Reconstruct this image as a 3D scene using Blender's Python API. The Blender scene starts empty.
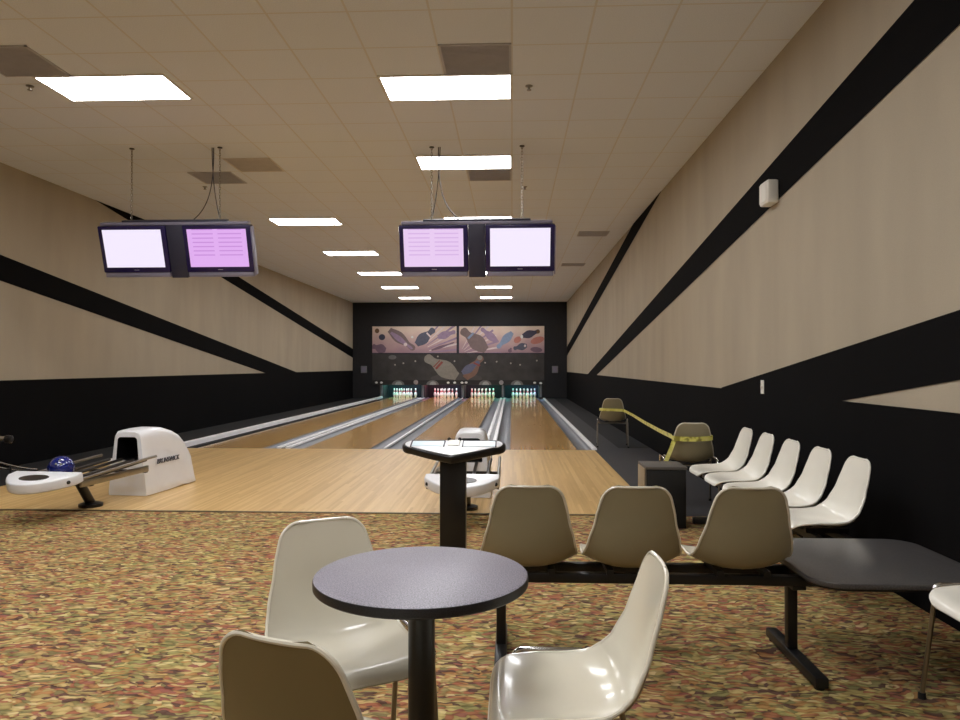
import bpy, bmesh, math, random
from math import sin, cos, pi, radians, sqrt, atan2
from mathutils import Vector, Matrix

random.seed(7)
scene = bpy.context.scene
C = scene.collection

# ------------------------------------------------------------------ camera
F = 720.0
EYE = Vector((0, 0, 1.327))
YAW = math.atan(32 / F)
PITCH = math.atan(6 / F)
cam_data = bpy.data.cameras.new('camera')
cam = bpy.data.objects.new('camera', cam_data)
C.objects.link(cam)
cam.location = EYE
cam.rotation_euler = (pi / 2 + PITCH, 0, YAW)
cam_data.sensor_width = 36
cam_data.lens = F / 960 * 36
cam_data.clip_start = 0.05
scene.camera = cam
R3 = cam.rotation_euler.to_matrix()


def ray(px, py):
    return R3 @ Vector(((px - 480) / F, (360 - py) / F, -1))


def at_y(px, py, Y):          # point of a wall plane across the lanes
    d = ray(px, py)
    return EYE + d * (Y / d.y)


def at_x(px, py, X):          # point of a side wall plane
    d = ray(px, py)
    return EYE + d * (X / d.x)


def at_z(px, py, Z):          # point of a level plane
    d = ray(px, py)
    return EYE + d * ((Z - EYE.z) / d.z)


# ------------------------------------------------------------------ materials
def new_mat(name):
    m = bpy.data.materials.new(name)
    m.use_nodes = True
    nt = m.node_tree
    return m, nt, nt.nodes['Principled BSDF']


def srgb(r, g, b):
    def f(c):
        c /= 255.0
        return c / 12.92 if c <= 0.04045 else ((c + 0.055) / 1.055) ** 2.4
    return (f(r), f(g), f(b), 1)


def mat(name, col, rough=0.5, metal=0.0, spec=0.5, noise=0.0, nscale=8.0, bump=0.0, bscale=60.0, coat=0.0, emit=None, estr=0.0):
    m, nt, p = new_mat(name)
    p.inputs['Base Color'].default_value = col
    p.inputs['Roughness'].default_value = rough
    p.inputs['Metallic'].default_value = metal
    p.inputs['Specular IOR Level'].default_value = spec
    p.inputs['Coat Weight'].default_value = coat
    p.inputs['Coat Roughness'].default_value = 0.08
    tc = nt.nodes.new('ShaderNodeTexCoord')
    if noise > 0:
        n = nt.nodes.new('ShaderNodeTexNoise')
        n.inputs['Scale'].default_value = nscale
        n.inputs['Detail'].default_value = 5
        nt.links.new(tc.outputs['Object'], n.inputs['Vector'])
        r = nt.nodes.new('ShaderNodeValToRGB')
        c0 = [c * (1 - noise) for c in col[:3]] + [1]
        c1 = [min(1, c * (1 + noise)) for c in col[:3]] + [1]
        r.color_ramp.elements[0].color = c0
        r.color_ramp.elements[1].color = c1
        r.color_ramp.elements[0].position = 0.3
        r.color_ramp.elements[1].position = 0.7
        nt.links.new(n.outputs['Fac'], r.inputs['Fac'])
        nt.links.new(r.outputs['Color'], p.inputs['Base Color'])
    if bump > 0:
        n2 = nt.nodes.new('ShaderNodeTexNoise')
        n2.inputs['Scale'].default_value = bscale
        n2.inputs['Detail'].default_value = 3
        nt.links.new(tc.outputs['Object'], n2.inputs['Vector'])
        b = nt.nodes.new('ShaderNodeBump')
        b.inputs['Strength'].default_value = bump
        b.inputs['Distance'].default_value = 0.01
        nt.links.new(n2.outputs['Fac'], b.inputs['Height'])
        nt.links.new(b.outputs['Normal'], p.inputs['Normal'])
    if emit:
        p.inputs['Emission Color'].default_value = emit
        p.inputs['Emission Strength'].default_value = estr
    return m


def link(nt, a, b):
    nt.links.new(a, b)


def math_node(nt, op, a, b=None, c=None):
    n = nt.nodes.new('ShaderNodeMath')
    n.operation = op
    for i, v in enumerate((a, b, c)):
        if v is None:
            continue
        if isinstance(v, (int, float)):
            n.inputs[i].default_value = v
        else:
            nt.links.new(v, n.inputs[i])
    return n.outputs[0]


def mix_col(nt, fac, a, b):
    n = nt.nodes.new('ShaderNodeMix')
    n.data_type = 'RGBA'
    for sock, v in ((n.inputs['Factor'], fac), (n.inputs['A'], a), (n.inputs['B'], b)):
        pass
    ins = [i for i in n.inputs]
    fac_s = n.inputs[0]
    a_s, b_s = n.inputs[6], n.inputs[7]
    for s, v in ((fac_s, fac), (a_s, a), (b_s, b)):
        if isinstance(v, (int, float, tuple)):
            s.default_value = v
        else:
            nt.links.new(v, s)
    return n.outputs[2]


def ramp(nt, fac, stops, mode='LINEAR'):
    r = nt.nodes.new('ShaderNodeValToRGB')
    cr = r.color_ramp
    cr.interpolation = mode
    while len(cr.elements) < len(stops):
        cr.elements.new(0.5)
    for e, (pos, col) in zip(cr.elements, stops):
        e.position = pos
        e.color = col
    nt.links.new(fac, r.inputs['Fac'])
    return r.outputs['Color']


def obj_coord(nt, scale=(1, 1, 1), rot=(0, 0, 0), kind='Object'):
    tc = nt.nodes.new('ShaderNodeTexCoord')
    mp = nt.nodes.new('ShaderNodeMapping')
    mp.inputs['Scale'].default_value = scale
    mp.inputs['Rotation'].default_value = rot
    nt.links.new(tc.outputs[kind], mp.inputs['Vector'])
    return mp.outputs['Vector']


def noise_tex(nt, vec, scale, detail=4, rough=0.5, dist=0.0):
    n = nt.nodes.new('ShaderNodeTexNoise')
    n.inputs['Scale'].default_value = scale
    n.inputs['Detail'].default_value = detail
    n.inputs['Roughness'].default_value = rough
    n.inputs['Distortion'].default_value = dist
    nt.links.new(vec, n.inputs['Vector'])
    return n


def bump_to(nt, p, height, strength=0.3, dist=0.01):
    b = nt.nodes.new('ShaderNodeBump')
    b.inputs['Strength'].default_value = strength
    b.inputs['Distance'].default_value = dist
    nt.links.new(height, b.inputs['Height'])
    nt.links.new(b.outputs['Normal'], p.inputs['Normal'])


# carpet: swirling autumn-leaf pattern
def carpet_material():
    m, nt, p = new_mat('leaf_pattern_carpet')
    base = obj_coord(nt)
    warp = noise_tex(nt, base, 5.0, 3)
    wv = nt.nodes.new('ShaderNodeVectorMath')
    wv.operation = 'MULTIPLY_ADD'
    wv.inputs[1].default_value = (0.16, 0.16, 0)
    nt.links.new(warp.outputs['Color'], wv.inputs[0])
    nt.links.new(base, wv.inputs[2])
    cols = []
    pal = [(0.00, srgb(104, 82, 74)), (0.13, srgb(172, 158, 108)), (0.28, srgb(154, 150, 104)), (0.40, srgb(164, 112, 88)),
           (0.52, srgb(196, 180, 126)), (0.64, srgb(178, 140, 94)), (0.76, srgb(130, 128, 90)), (0.87, srgb(152, 102, 92)), (0.94, srgb(210, 196, 150))]
    dists = []
    for ang, sc in ((0.5, (18, 58, 1)), (-0.65, (20, 56, 1)), (1.5, (21, 50, 1))):
        mp = nt.nodes.new('ShaderNodeMapping')
        mp.inputs['Rotation'].default_value = (0, 0, ang)
        mp.inputs['Scale'].default_value = sc
        nt.links.new(wv.outputs[0], mp.inputs['Vector'])
        v = nt.nodes.new('ShaderNodeTexVoronoi')
        v.voronoi_dimensions = '2D'
        v.inputs['Scale'].default_value = 1.0
        nt.links.new(mp.outputs['Vector'], v.inputs['Vector'])
        sep = nt.nodes.new('ShaderNodeSeparateColor')
        nt.links.new(v.outputs['Color'], sep.inputs[0])
        col = ramp(nt, sep.outputs[0], pal, 'CONSTANT')
        edge = ramp(nt, v.outputs['Distance'], [(0.30, (1, 1, 1, 1)), (0.75, (0.58, 0.54, 0.5, 1))])
        mm = nt.nodes.new('ShaderNodeMix')
        mm.data_type = 'RGBA'
        mm.blend_type = 'MULTIPLY'
        mm.inputs[0].default_value = 1.0
        nt.links.new(col, mm.inputs[6])
        nt.links.new(edge, mm.inputs[7])
        cols.append(mm.outputs[2])
        dists.append(v.outputs['Distance'])
    sel1 = noise_tex(nt, base, 9.0, 2)
    sel2 = noise_tex(nt, obj_coord(nt, (1, 1, 1), (0, 0, 1.0)), 7.0, 2)
    f1 = ramp(nt, sel1.outputs['Fac'], [(0.48, (0, 0, 0, 1)), (0.52, (1, 1, 1, 1))])
    f2 = ramp(nt, sel2.outputs['Fac'], [(0.52, (0, 0, 0, 1)), (0.56, (1, 1, 1, 1))])
    c = mix_col(nt, f1, cols[0], cols[1])
    c = mix_col(nt, f2, c, cols[2])
    # patches leaning to red or to olive
    big = noise_tex(nt, base, 2.6, 2)
    tint = ramp(nt, big.outputs['Fac'], [(0.35, srgb(252, 224, 214)), (0.5, srgb(250, 236, 220)), (0.65, srgb(250, 244, 214))])
    mm = nt.nodes.new('ShaderNodeMix')
    mm.data_type = 'RGBA'
    mm.blend_type = 'MULTIPLY'
    mm.inputs[0].default_value = 0.7
    nt.links.new(c, mm.inputs[6])
    nt.links.new(tint, mm.inputs[7])
    nt.links.new(mm.outputs[2], p.inputs['Base Color'])
    p.inputs['Roughness'].default_value = 0.95
    p.inputs['Specular IOR Level'].default_value = 0.1
    fine = noise_tex(nt, base, 350, 2)
    bump_to(nt, p, fine.outputs['Fac'], 0.35, 0.004)
    return m


def wood_material(name, c_lo, c_mid, c_hi, rough=0.25, board=0.03, coat=0.4):
    m, nt, p = new_mat(name)
    base = obj_coord(nt)
    sep = nt.nodes.new('ShaderNodeSeparateXYZ')
    nt.links.new(base, sep.inputs[0])
    idx = math_node(nt, 'FLOOR', math_node(nt, 'DIVIDE', sep.outputs[0], board))
    off = math_node(nt, 'MULTIPLY', idx, 0.377)
    seg = math_node(nt, 'FLOOR', math_node(nt, 'ADD', math_node(nt, 'DIVIDE', sep.outputs[1], 1.6), off))
    cmb = nt.nodes.new('ShaderNodeCombineXYZ')
    nt.links.new(idx, cmb.inputs[0])
    nt.links.new(seg, cmb.inputs[1])
    wn = nt.nodes.new('ShaderNodeTexWhiteNoise')
    wn.noise_dimensions = '2D'
    nt.links.new(cmb.outputs[0], wn.inputs['Vector'])
    grain = noise_tex(nt, obj_coord(nt, (60, 2.5, 1)), 1.0, 4)
    f = math_node(nt, 'ADD', math_node(nt, 'MULTIPLY', wn.outputs['Value'], 0.55), math_node(nt, 'MULTIPLY', grain.outputs['Fac'], 0.45))
    col = ramp(nt, f, [(0.15, c_lo), (0.5, c_mid), (0.85, c_hi)])
    nt.links.new(col, p.inputs['Base Color'])
    p.inputs['Roughness'].default_value = rough
    p.inputs['Coat Weight'].default_value = coat
    p.inputs['Coat Roughness'].default_value = 0.06
    return m


def fabric_wall(name, col, amt=0.06):
    m, nt, p = new_mat(name)
    base = obj_coord(nt)
    n1 = noise_tex(nt, obj_coord(nt, (1, 0.9, 0.25)), 2.2, 3)
    n2 = noise_tex(nt, base, 220, 2)
    f = math_node(nt, 'ADD', math_node(nt, 'MULTIPLY', n1.outputs['Fac'], 0.6), math_node(nt, 'MULTIPLY', n2.outputs['Fac'], 0.4))
    c0 = tuple(c * (1 - amt * 1.6) for c in col[:3]) + (1,)
    c1 = tuple(min(1, c * (1 + amt * 1.6)) for c in col[:3]) + (1,)
    nt.links.new(ramp(nt, f, [(0.32, c0), (0.68, c1)]), p.inputs['Base Color'])
    p.inputs['Roughness'].default_value = 0.95
    p.inputs['Specular IOR Level'].default_value = 0.1
    bump_to(nt, p, n2.outputs['Fac'], 0.25, 0.004)
    return m


def ceiling_material(x0, y0):
    m, nt, p = new_mat('acoustic_tile_ceiling')
    base = obj_coord(nt)
    sep = nt.nodes.new('ShaderNodeSeparateXYZ')
    nt.links.new(base, sep.inputs[0])
    T = 0.61

    def line(s, o):
        fr = math_node(nt, 'FRACT', math_node(nt, 'DIVIDE', math_node(nt, 'ADD', s, 100 * T - o), T))
        d = math_node(nt, 'ABSOLUTE', math_node(nt, 'SUBTRACT', fr, 0.5))
        return math_node(nt, 'GREATER_THAN', d, 0.5 - 0.014)
    g = math_node(nt, 'MAXIMUM', line(sep.outputs[0], x0), line(sep.outputs[1], y0))
    speck = noise_tex(nt, base, 120, 3)
    tile = ramp(nt, speck.outputs['Fac'], [(0.35, srgb(220, 225, 236)), (0.65, srgb(230, 235, 245))])
    col = mix_col(nt, g, tile, srgb(216, 214, 214))
    nt.links.new(col, p.inputs['Base Color'])
    p.inputs['Roughness'].default_value = 0.9
    p.inputs['Specular IOR Level'].default_value = 0.15
    bump_to(nt, p, math_node(nt, 'SUBTRACT', math_node(nt, 'MULTIPLY', speck.outputs['Fac'], 0.3), g), 0.3, 0.006)
    return m


def laminate(name, col, rough=0.35):
    m, nt, p = new_mat(name)
    base = obj_coord(nt)
    n = noise_tex(nt, base, 260, 3)
    c0 = tuple(c * 0.72 for c in col[:3]) + (1,)
    c1 = tuple(min(1, c * 1.3) for c in col[:3]) + (1,)
    nt.links.new(ramp(nt, n.outputs['Fac'], [(0.4, c0), (0.6, c1)]), p.inputs['Base Color'])
    p.inputs['Roughness'].default_value = rough
    return m


def screen_material(name, bg, line_col, strength, rows=True):
    m, nt, p = new_mat(name)
    tc = nt.nodes.new('ShaderNodeTexCoord')
    sep = nt.nodes.new('ShaderNodeSeparateXYZ')
    nt.links.new(tc.outputs['Generated'], sep.inputs[0])
    u, v = sep.outputs[0], sep.outputs[2]
    if rows:
        band = math_node(nt, 'GREATER_THAN', math_node(nt, 'FRACT', math_node(nt, 'MULTIPLY', v, 9.0)), 0.72)
        inu = math_node(nt, 'MULTIPLY', math_node(nt, 'GREATER_THAN', u, 0.08), math_node(nt, 'LESS_THAN', u, 0.92))
        gap = math_node(nt, 'GREATER_THAN', math_node(nt, 'ABSOLUTE', math_node(nt, 'SUBTRACT', u, 0.48)), 0.04)
        inv = math_node(nt, 'GREATER_THAN', v, 0.3)
        f = math_node(nt, 'MULTIPLY', math_node(nt, 'MULTIPLY', band, inu), math_node(nt, 'MULTIPLY', gap, inv))
        col = mix_col(nt, f, bg, line_col)
    else:
        col = mix_col(nt, 0.0, bg, line_col)
    nt.links.new(col, p.inputs['Emission Color'])
    p.inputs['Emission Strength'].default_value = strength
    p.inputs['Base Color'].default_value = (0.02, 0.02, 0.02, 1)
    p.inputs['Roughness'].default_value = 0.3
    return m


M = {}
M['carpet'] = carpet_material()
M['approach'] = wood_material('maple_approach', srgb(196, 158, 98), srgb(212, 175, 116), srgb(224, 190, 132), 0.36, 0.027, 0.0)
M['lane'] = wood_material('maple_lane', srgb(198, 152, 88), srgb(213, 168, 102), srgb(224, 181, 114), 0.2, 0.027, 0.4)
M['tan_wall'] = fabric_wall('tan_wall_fabric', srgb(173, 162, 144))
M['black_wall'] = fabric_wall('black_wall_fabric', srgb(13, 12, 13), 0.12)
M['dark_wall'] = mat('dark_masking_paint', srgb(27, 27, 31), 0.7, noise=0.15)
M['ceiling'] = ceiling_material(0.0, 6.48)
M['plain_wall'] = fabric_wall('plain_rear_wall', srgb(190, 176, 158))
M['dark_floor'] = mat('dark_grey_floor', srgb(50, 50, 54), 0.65, noise=0.2, nscale=20, bump=0.2)
M['black_floor'] = mat('black_floor', srgb(20, 20, 22), 0.8, noise=0.2)
M['gutter'] = mat('grey_gutter', srgb(112, 116, 124), 0.4, noise=0.12, nscale=4)
M['cap'] = mat('white_divider_cap', srgb(244, 245, 248), 0.35, noise=0.06, nscale=3)
M['grey_strip'] = mat('grey_track_cover', srgb(140, 142, 146), 0.5, noise=0.1)
M['foul'] = mat('dark_foul_line', srgb(150, 118, 72), 0.4)
M['arrow'] = mat('lane_marker', srgb(120, 74, 36), 0.4)
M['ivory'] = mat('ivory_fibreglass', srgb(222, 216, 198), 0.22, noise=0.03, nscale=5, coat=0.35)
M['ivory_shade'] = mat('shaded_shell_back', srgb(150, 141, 113), 0.36, noise=0.06, nscale=4)  # ivory shell outside, shade of backs turned from the lights put into the colour
M['ivory_deep_shade'] = mat('deep_shaded_shell_back', srgb(118, 104, 70), 0.4, noise=0.06, nscale=4)  # same shell outside with deeper shade painted in, for the round-table chairs
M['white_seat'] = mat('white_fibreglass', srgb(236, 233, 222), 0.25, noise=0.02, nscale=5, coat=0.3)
M['chrome'] = mat('chrome', srgb(215, 215, 215), 0.15, 1.0, noise=0.04)
M['dull_chrome'] = mat('dull_chrome', srgb(150, 146, 138), 0.3, 1.0, noise=0.08)
M['black_metal'] = mat('black_metal', srgb(20, 20, 21), 0.4, noise=0.1)
M['black_plastic'] = mat('black_plastic', srgb(17, 17, 19), 0.3, noise=0.1)
M['rubber'] = mat('rubber', srgb(14, 14, 14), 0.7, noise=0.1)
M['table_top'] = laminate('speckled_grey_laminate', srgb(132, 128, 139), 0.42)
M['table_edge'] = laminate('dark_laminate_edge', srgb(34, 33, 35), 0.4)
M['side_top'] = laminate('charcoal_laminate', srgb(74, 72, 72), 0.34)
M['white_plastic'] = mat('white_moulded_plastic', srgb(232, 233, 236), 0.3, noise=0.02, coat=0.2)
M['rail_black'] = mat('rail_black', srgb(38, 34, 31), 0.35, noise=0.1)
M['blue_ball'] = mat('blue_ball', srgb(22, 34, 110), 0.08, noise=0.5, nscale=9, coat=0.8)
M['pin'] = mat('white_pin', srgb(240, 240, 238), 0.3, noise=0.01)
M['red'] = mat('red_stripe', srgb(190, 30, 36), 0.4, noise=0.05)
M['diffuser'] = mat('light_diffuser', (1, 1, 1, 1), 0.5, emit=(0.98, 0.985, 1.0, 1), estr=19.0, noise=0.01)
M['fixture'] = mat('white_fixture', srgb(225, 222, 214), 0.5, noise=0.02)
M['vent'] = mat('grey_grille', srgb(184, 182, 188), 0.6, noise=0.05)
M['vent_pale'] = mat('pale_grille', srgb(212, 205, 198), 0.6, noise=0.05)
M['vent_pale_slot'] = mat('pale_vent_slot', srgb(196, 188, 178), 0.7, noise=0.05)
M['vent_dark'] = mat('vent_slot', srgb(172, 170, 178), 0.7, noise=0.05)
M['screen_white'] = screen_material('white_screen', (0.90, 0.82, 1.0, 1), (0.95, 0.85, 1, 1), 0.92, False)
M['screen_pale'] = screen_material('pale_score_screen', (0.86, 0.64, 0.95, 1), (0.72, 0.46, 0.84, 1), 0.85, True)
M['screen_pink'] = screen_material('pink_score_screen', (0.80, 0.45, 0.93, 1), (0.62, 0.28, 0.76, 1), 0.85, True)
M['monitor_frame'] = mat('monitor_frame', srgb(36, 28, 70), 0.25, noise=0.05)
M['silver'] = mat('silver_plastic', srgb(132, 128, 146), 0.35, 0.2, noise=0.05)
M['slate'] = mat('slate_box', srgb(44, 44, 60), 0.45, noise=0.05)
M['panel_white'] = mat('white_box', srgb(232, 230, 222), 0.4, noise=0.02)
M['panel_grey'] = mat('grey_box', srgb(120, 122, 128), 0.5, noise=0.03)
M['keypad'] = mat('pale_keypad', srgb(205, 224, 232), 0.3, noise=0.03)
M['tape'] = None
M['wood_edge'] = mat('beige_laminate', srgb(150, 132, 106), 0.5, noise=0.05)
M['box_grey'] = mat('grey_laminate', srgb(92, 88, 84), 0.5, noise=0.08)


def tape_material():
    m, nt, p = new_mat('caution_tape')
    base = obj_coord(nt)
    n = noise_tex(nt, base, 14, 2)
    nt.links.new(ramp(nt, n.outputs['Fac'], [(0.36, srgb(150, 142, 60)), (0.46, srgb(226, 220, 110)), (0.7, srgb(238, 232, 150))]), p.inputs['Base Color'])
    p.inputs['Roughness'].default_value = 0.3
    return m


M['tape'] = tape_material()
M['letter'] = mat('dark_lettering', srgb(70, 70, 78), 0.5, noise=0.05)


# ------------------------------------------------------------------ mesh builder
class MB:
    def __init__(self):
        self.v, self.f, self.m, self.s = [], [], [], []

    def add(self, verts, faces, mi=0, smooth=False):
        o = len(self.v)
        self.v += [tuple(p) for p in verts]
        for fc in faces:
            self.f.append([i + o for i in fc])
            self.m.append(mi)
            self.s.append(smooth)
        return self

    def box(self, x0, x1, y0, y1, z0, z1, mi=0, bev=0.0, seg=2):
        if bev <= 0:
            v = [(x, y, z) for z in (z0, z1) for y in (y0, y1) for x in (x0, x1)]
            f = [(0, 2, 3, 1), (4, 5, 7, 6), (0, 1, 5, 4), (2, 6, 7, 3), (0, 4, 6, 2), (1, 3, 7, 5)]
            return self.add(v, f, mi)
        bm = bmesh.new()
        bmesh.ops.create_cube(bm, size=1)
        for v in bm.verts:
            v.co = Vector(((x0 + x1) / 2 + v.co.x * (x1 - x0), (y0 + y1) / 2 + v.co.y * (y1 - y0), (z0 + z1) / 2 + v.co.z * (z1 - z0)))
        bmesh.ops.bevel(bm, geom=list(bm.edges), offset=bev, segments=seg, affect='EDGES', profile=0.5)
        return self.from_bm(bm, mi, True)

    def from_bm(self, bm, mi=0, smooth=False, mtx=None):
        bm.verts.index_update()
        vs = [(mtx @ v.co) if mtx else v.co.copy() for v in bm.verts]
        fs = [[v.index for v in f.verts] for f in bm.faces]
        bm.free()
        return self.add(vs, fs, mi, smooth)

    def prism(self, pts, z0, z1, mi=0, bev=0.0, seg=3, mtx=None, mi_top=None):
        bm = bmesh.new()
        vs = [bm.verts.new((p[0], p[1], z0)) for p in pts]
        f = bm.faces.new(vs)
        r = bmesh.ops.extrude_face_region(bm, geom=[f])
        top = [e for e in r['geom'] if isinstance(e, bmesh.types.BMVert)]
        for v in top:
            v.co.z = z1
        bmesh.ops.recalc_face_normals(bm, faces=bm.faces)
        if bev > 0:
            ed = [e for e in bm.edges if abs(e.verts[0].co.z - e.verts[1].co.z) < 1e-6]
            bmesh.ops.bevel(bm, geom=ed, offset=bev, segments=seg, affect='EDGES', profile=0.5)
        return self.from_bm(bm, mi, bev > 0, mtx)

    def tube(self, pts, r, mi=0, n=10, caps=True, closed=False, flat=None):
        pts = [Vector(p) for p in pts]
        N = len(pts)
        rs = r if isinstance(r, (list, tuple)) else [r] * N
        T = []
        for i in range(N):
            if closed:
                d = pts[(i + 1) % N] - pts[(i - 1) % N]
            else:
                d = pts[min(i + 1, N - 1)] - pts[max(i - 1, 0)]
            T.append(d.normalized())
        up = Vector((0, 0, 1)) if abs(T[0].z) < 0.9 else Vector((1, 0, 0))
        nrm = (up - T[0] * up.dot(T[0])).normalized()
        verts = []
        for i in range(N):
            nrm = (nrm - T[i] * nrm.dot(T[i]))
            nrm = nrm.normalized() if nrm.length > 1e-6 else T[i].orthogonal().normalized()
            b = T[i].cross(nrm)
            for k in range(n):
                a = 2 * pi * k / n
                verts.append(pts[i] + (nrm * cos(a) + b * sin(a)) * rs[i])
        faces = []
        rng = N if closed else N - 1
        for i in range(rng):
            j = (i + 1) % N
            for k in range(n):
                k2 = (k + 1) % n
                faces.append((i * n + k, i * n + k2, j * n + k2, j * n + k))
        self.add(verts, faces, mi, True)
        if caps and not closed:
            self.add(verts[:n], [list(range(n))[::-1]], mi)
            self.add(verts[-n:], [list(range(n))], mi)
        return self

    def lathe(self, prof, n=24, mi=0, center=(0, 0, 0), mis=None):
        cx, cy, cz = center
        for i in range(len(prof) - 1):
            (r0, z0), (r1, z1) = prof[i], prof[i + 1]
            vs, fs = [], []
            for k in range(n):
                a = 2 * pi * k / n
                vs.append((cx + r0 * cos(a), cy + r0 * sin(a), cz + z0))
                vs.append((cx + r1 * cos(a), cy + r1 * sin(a), cz + z1))
            for k in range(n):
                k2 = (k + 1) % n
                fs.append((2 * k, 2 * k2, 2 * k2 + 1, 2 * k + 1))
            self.add(vs, fs, mis[i] if mis else mi, True)
        return self

    def loft(self, loops, mi=0, cap0=False, cap1=False, smooth=True):
        n = len(loops[0])
        vs = [p for l in loops for p in l]
        fs = []
        for i in range(len(loops) - 1):
            for k in range(n):
                k2 = (k + 1) % n
                fs.append((i * n + k, i * n + k2, (i + 1) * n + k2, (i + 1) * n + k))
        if cap0:
            fs.append(list(range(n))[::-1])
        if cap1:
            fs.append([(len(loops) - 1) * n + k for k in range(n)])
        return self.add(vs, fs, mi, smooth)

    def sphere(self, c, r, mi=0, nu=20, nv=12):
        prof = [(r * sin(pi * i / nv), -r * cos(pi * i / nv)) for i in range(nv + 1)]
        return self.lathe(prof, nu, mi, c)

    def build(self, name, mats, parent=None, loc=None, weld=True):
        me = bpy.data.meshes.new(name)
        me.from_pydata(self.v, [], self.f)
        if not isinstance(mats, (list, tuple)):
            mats = [mats]
        for mt in mats:
            me.materials.append(mt)
        me.polygons.foreach_set('material_index', self.m)
        me.polygons.foreach_set('use_smooth', self.s)
        if weld:
            bm = bmesh.new()
            bm.from_mesh(me)
            bmesh.ops.remove_doubles(bm, verts=bm.verts, dist=1e-5)
            bmesh.ops.dissolve_degenerate(bm, dist=1e-6, edges=bm.edges)
            bmesh.ops.recalc_face_normals(bm, faces=bm.faces)
            bm.to_mesh(me)
            bm.free()
        try:
            me.set_sharp_from_angle(angle=radians(38))
        except Exception:
            pass
        o = bpy.data.objects.new(name, me)
        C.objects.link(o)
        if parent is not None:
            o.parent = parent
        if loc is not None:
            o.location = loc
        return o


def thing(name, label, cat, loc=(0, 0, 0), rz=0.0, group=None):
    o = bpy.data.objects.new(name, None)
    o.empty_display_size = 0.1
    C.objects.link(o)
    o.location = loc
    o.rotation_euler = (0, 0, rz)
    return tag(o, label, cat, group)


def tag(o, label, cat, group=None):
    o['label'] = label
    o['category'] = cat
    if group:
        o['group'] = group
    return o


def struct(o):
    o['kind'] = 'structure'
    return o


def dup(root, loc, rz=None, label=None, group=None):
    r = root.copy()
    C.objects.link(r)
    r.location = loc
    if rz is not None:
        r.rotation_euler = (0, 0, rz)
    if label:
        r['label'] = label
    if group:
        r['group'] = group
    for ch in list(root.children):
        c = ch.copy()
        C.objects.link(c)
        c.parent = r
        for g in list(ch.children):
            d = g.copy()
            C.objects.link(d)
            d.parent = c
    return r


def text_mesh(txt, size, m, name, parent, mtx, shear=0.0, extrude=0.001):
    cu = bpy.data.curves.new(name, 'FONT')
    cu.body = txt
    cu.size = size
    cu.extrude = extrude
    cu.shear = shear
    cu.align_x = 'CENTER'
    cu.align_y = 'CENTER'
    tmp = bpy.data.objects.new(name + '_tmp', cu)
    C.objects.link(tmp)
    dg = bpy.context.evaluated_depsgraph_get()
    me = bpy.data.meshes.new_from_object(tmp.evaluated_get(dg))
    bpy.data.objects.remove(tmp)
    me.materials.clear()
    me.materials.append(m)
    me.transform(mtx)
    o = bpy.data.objects.new(name, me)
    C.objects.link(o)
    o.parent = parent
    return o


# ------------------------------------------------------------------ room dimensions
XL, XR = -6.58, 2.24
YB, YF = -4.6, 29.5           # behind the camera, masking wall
ZC = 3.95
CARPET_Y = 6.45
FOUL_Y = 11.40
LANES = [-4.55, -2.81, -1.24, 0.50]
HALF = 0.527
GUT = 0.235
PIN_Y = FOUL_Y + 18.29
END_Y = 31.3

# ------------------------------------------------------------------ setting
b = MB()
b.box(XL - 0.1, XR + 0.1, YB, CARPET_Y, -0.2, 0.0)
struct(b.build('floor', M['carpet']))

b = MB()
b.box(-5.62, 1.30, CARPET_Y, FOUL_Y, -0.2, 0.004)
o = struct(b.build('approach_floor', M['approach']))
b = MB()
b.box(XL - 0.1, -5.62, CARPET_Y, FOUL_Y, -0.2, 0.0)
b.box(XL - 0.1, -5.20, FOUL_Y, 31.3, -0.2, 0.0)
struct(b.build('side_floor_left', M['black_floor']))
b = MB()
b.box(1.30, XR + 0.1, CARPET_Y, 11.75, -0.2, 0.0)
b.box(1.33, 1.72, 11.75, 31.3, -0.2, 0.0)
b.box(1.72, XR + 0.1, 11.75, 31.3, -0.2, 0.0, 1)
struct(b.build('side_floor_right', [M['dark_floor'], M['black_floor']]))
# metal edge strip between carpet and approach
b = MB()
b.box(-5.62, 1.30, CARPET_Y - 0.02, CARPET_Y + 0.015, 0.0, 0.008, bev=0.003)
struct(b.build('trim_1', mat('edge_strip', srgb(96, 80, 56), 0.5, noise=0.1)))

for i, cx in enumerate(LANES):
    b = MB()
    b.box(cx - HALF, cx + HALF, FOUL_Y + 0.02, 30.75, -0.2, 0.002)
    b.box(cx - HALF, cx + HALF, FOUL_Y, FOUL_Y + 0.02, -0.2, 0.0022, 1)
    # target arrows and approach dots inlaid in the boards
    for k in range(-3, 4):
        ax = cx + k * 0.135
        ay = FOUL_Y + 4.9 - abs(k) * 0.18
        b.add([(ax - 0.016, ay - 0.09, 0.0025), (ax + 0.016, ay - 0.09, 0.0025), (ax, ay + 0.09, 0.0025)], [(0, 1, 2)], 2)
    for k in (-4, -3, -2, 2, 3, 4):
        ax = cx + k * 0.11
        ay = FOUL_Y + 2.1
        b.add([(ax + 0.012 * cos(t * pi / 4), ay + 0.05 * sin(t * pi / 4), 0.0025) for t in range(8)], [tuple(range(8))], 2)
    struct(b.build('bowling_lane', [M['lane'], M['foul'], M['arrow']], weld=False))


def gutter(x0, x1):
    b = MB()
    n = 10
    cx, r = (x0 + x1) / 2, (x1 - x0) / 2
    prof = [(cx - r * cos(pi * k / n), -0.055 * sin(pi * k / n)) for k in range(n + 1)]
    vs, fs = [], []
    for (x, z) in prof:
        vs += [(x, FOUL_Y, z), (x, 30.75, z)]
    for k in range(n):
        fs.append((2 * k, 2 * k + 1, 2 * k + 3, 2 * k + 2))
    b.add(vs, fs, 0, True)
    b.add([(x, FOUL_Y + 0.001, z) for x, z in prof], [tuple(range(n + 1))], 0)
    struct(b.build('gutter', M['gutter'], weld=False))


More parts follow.
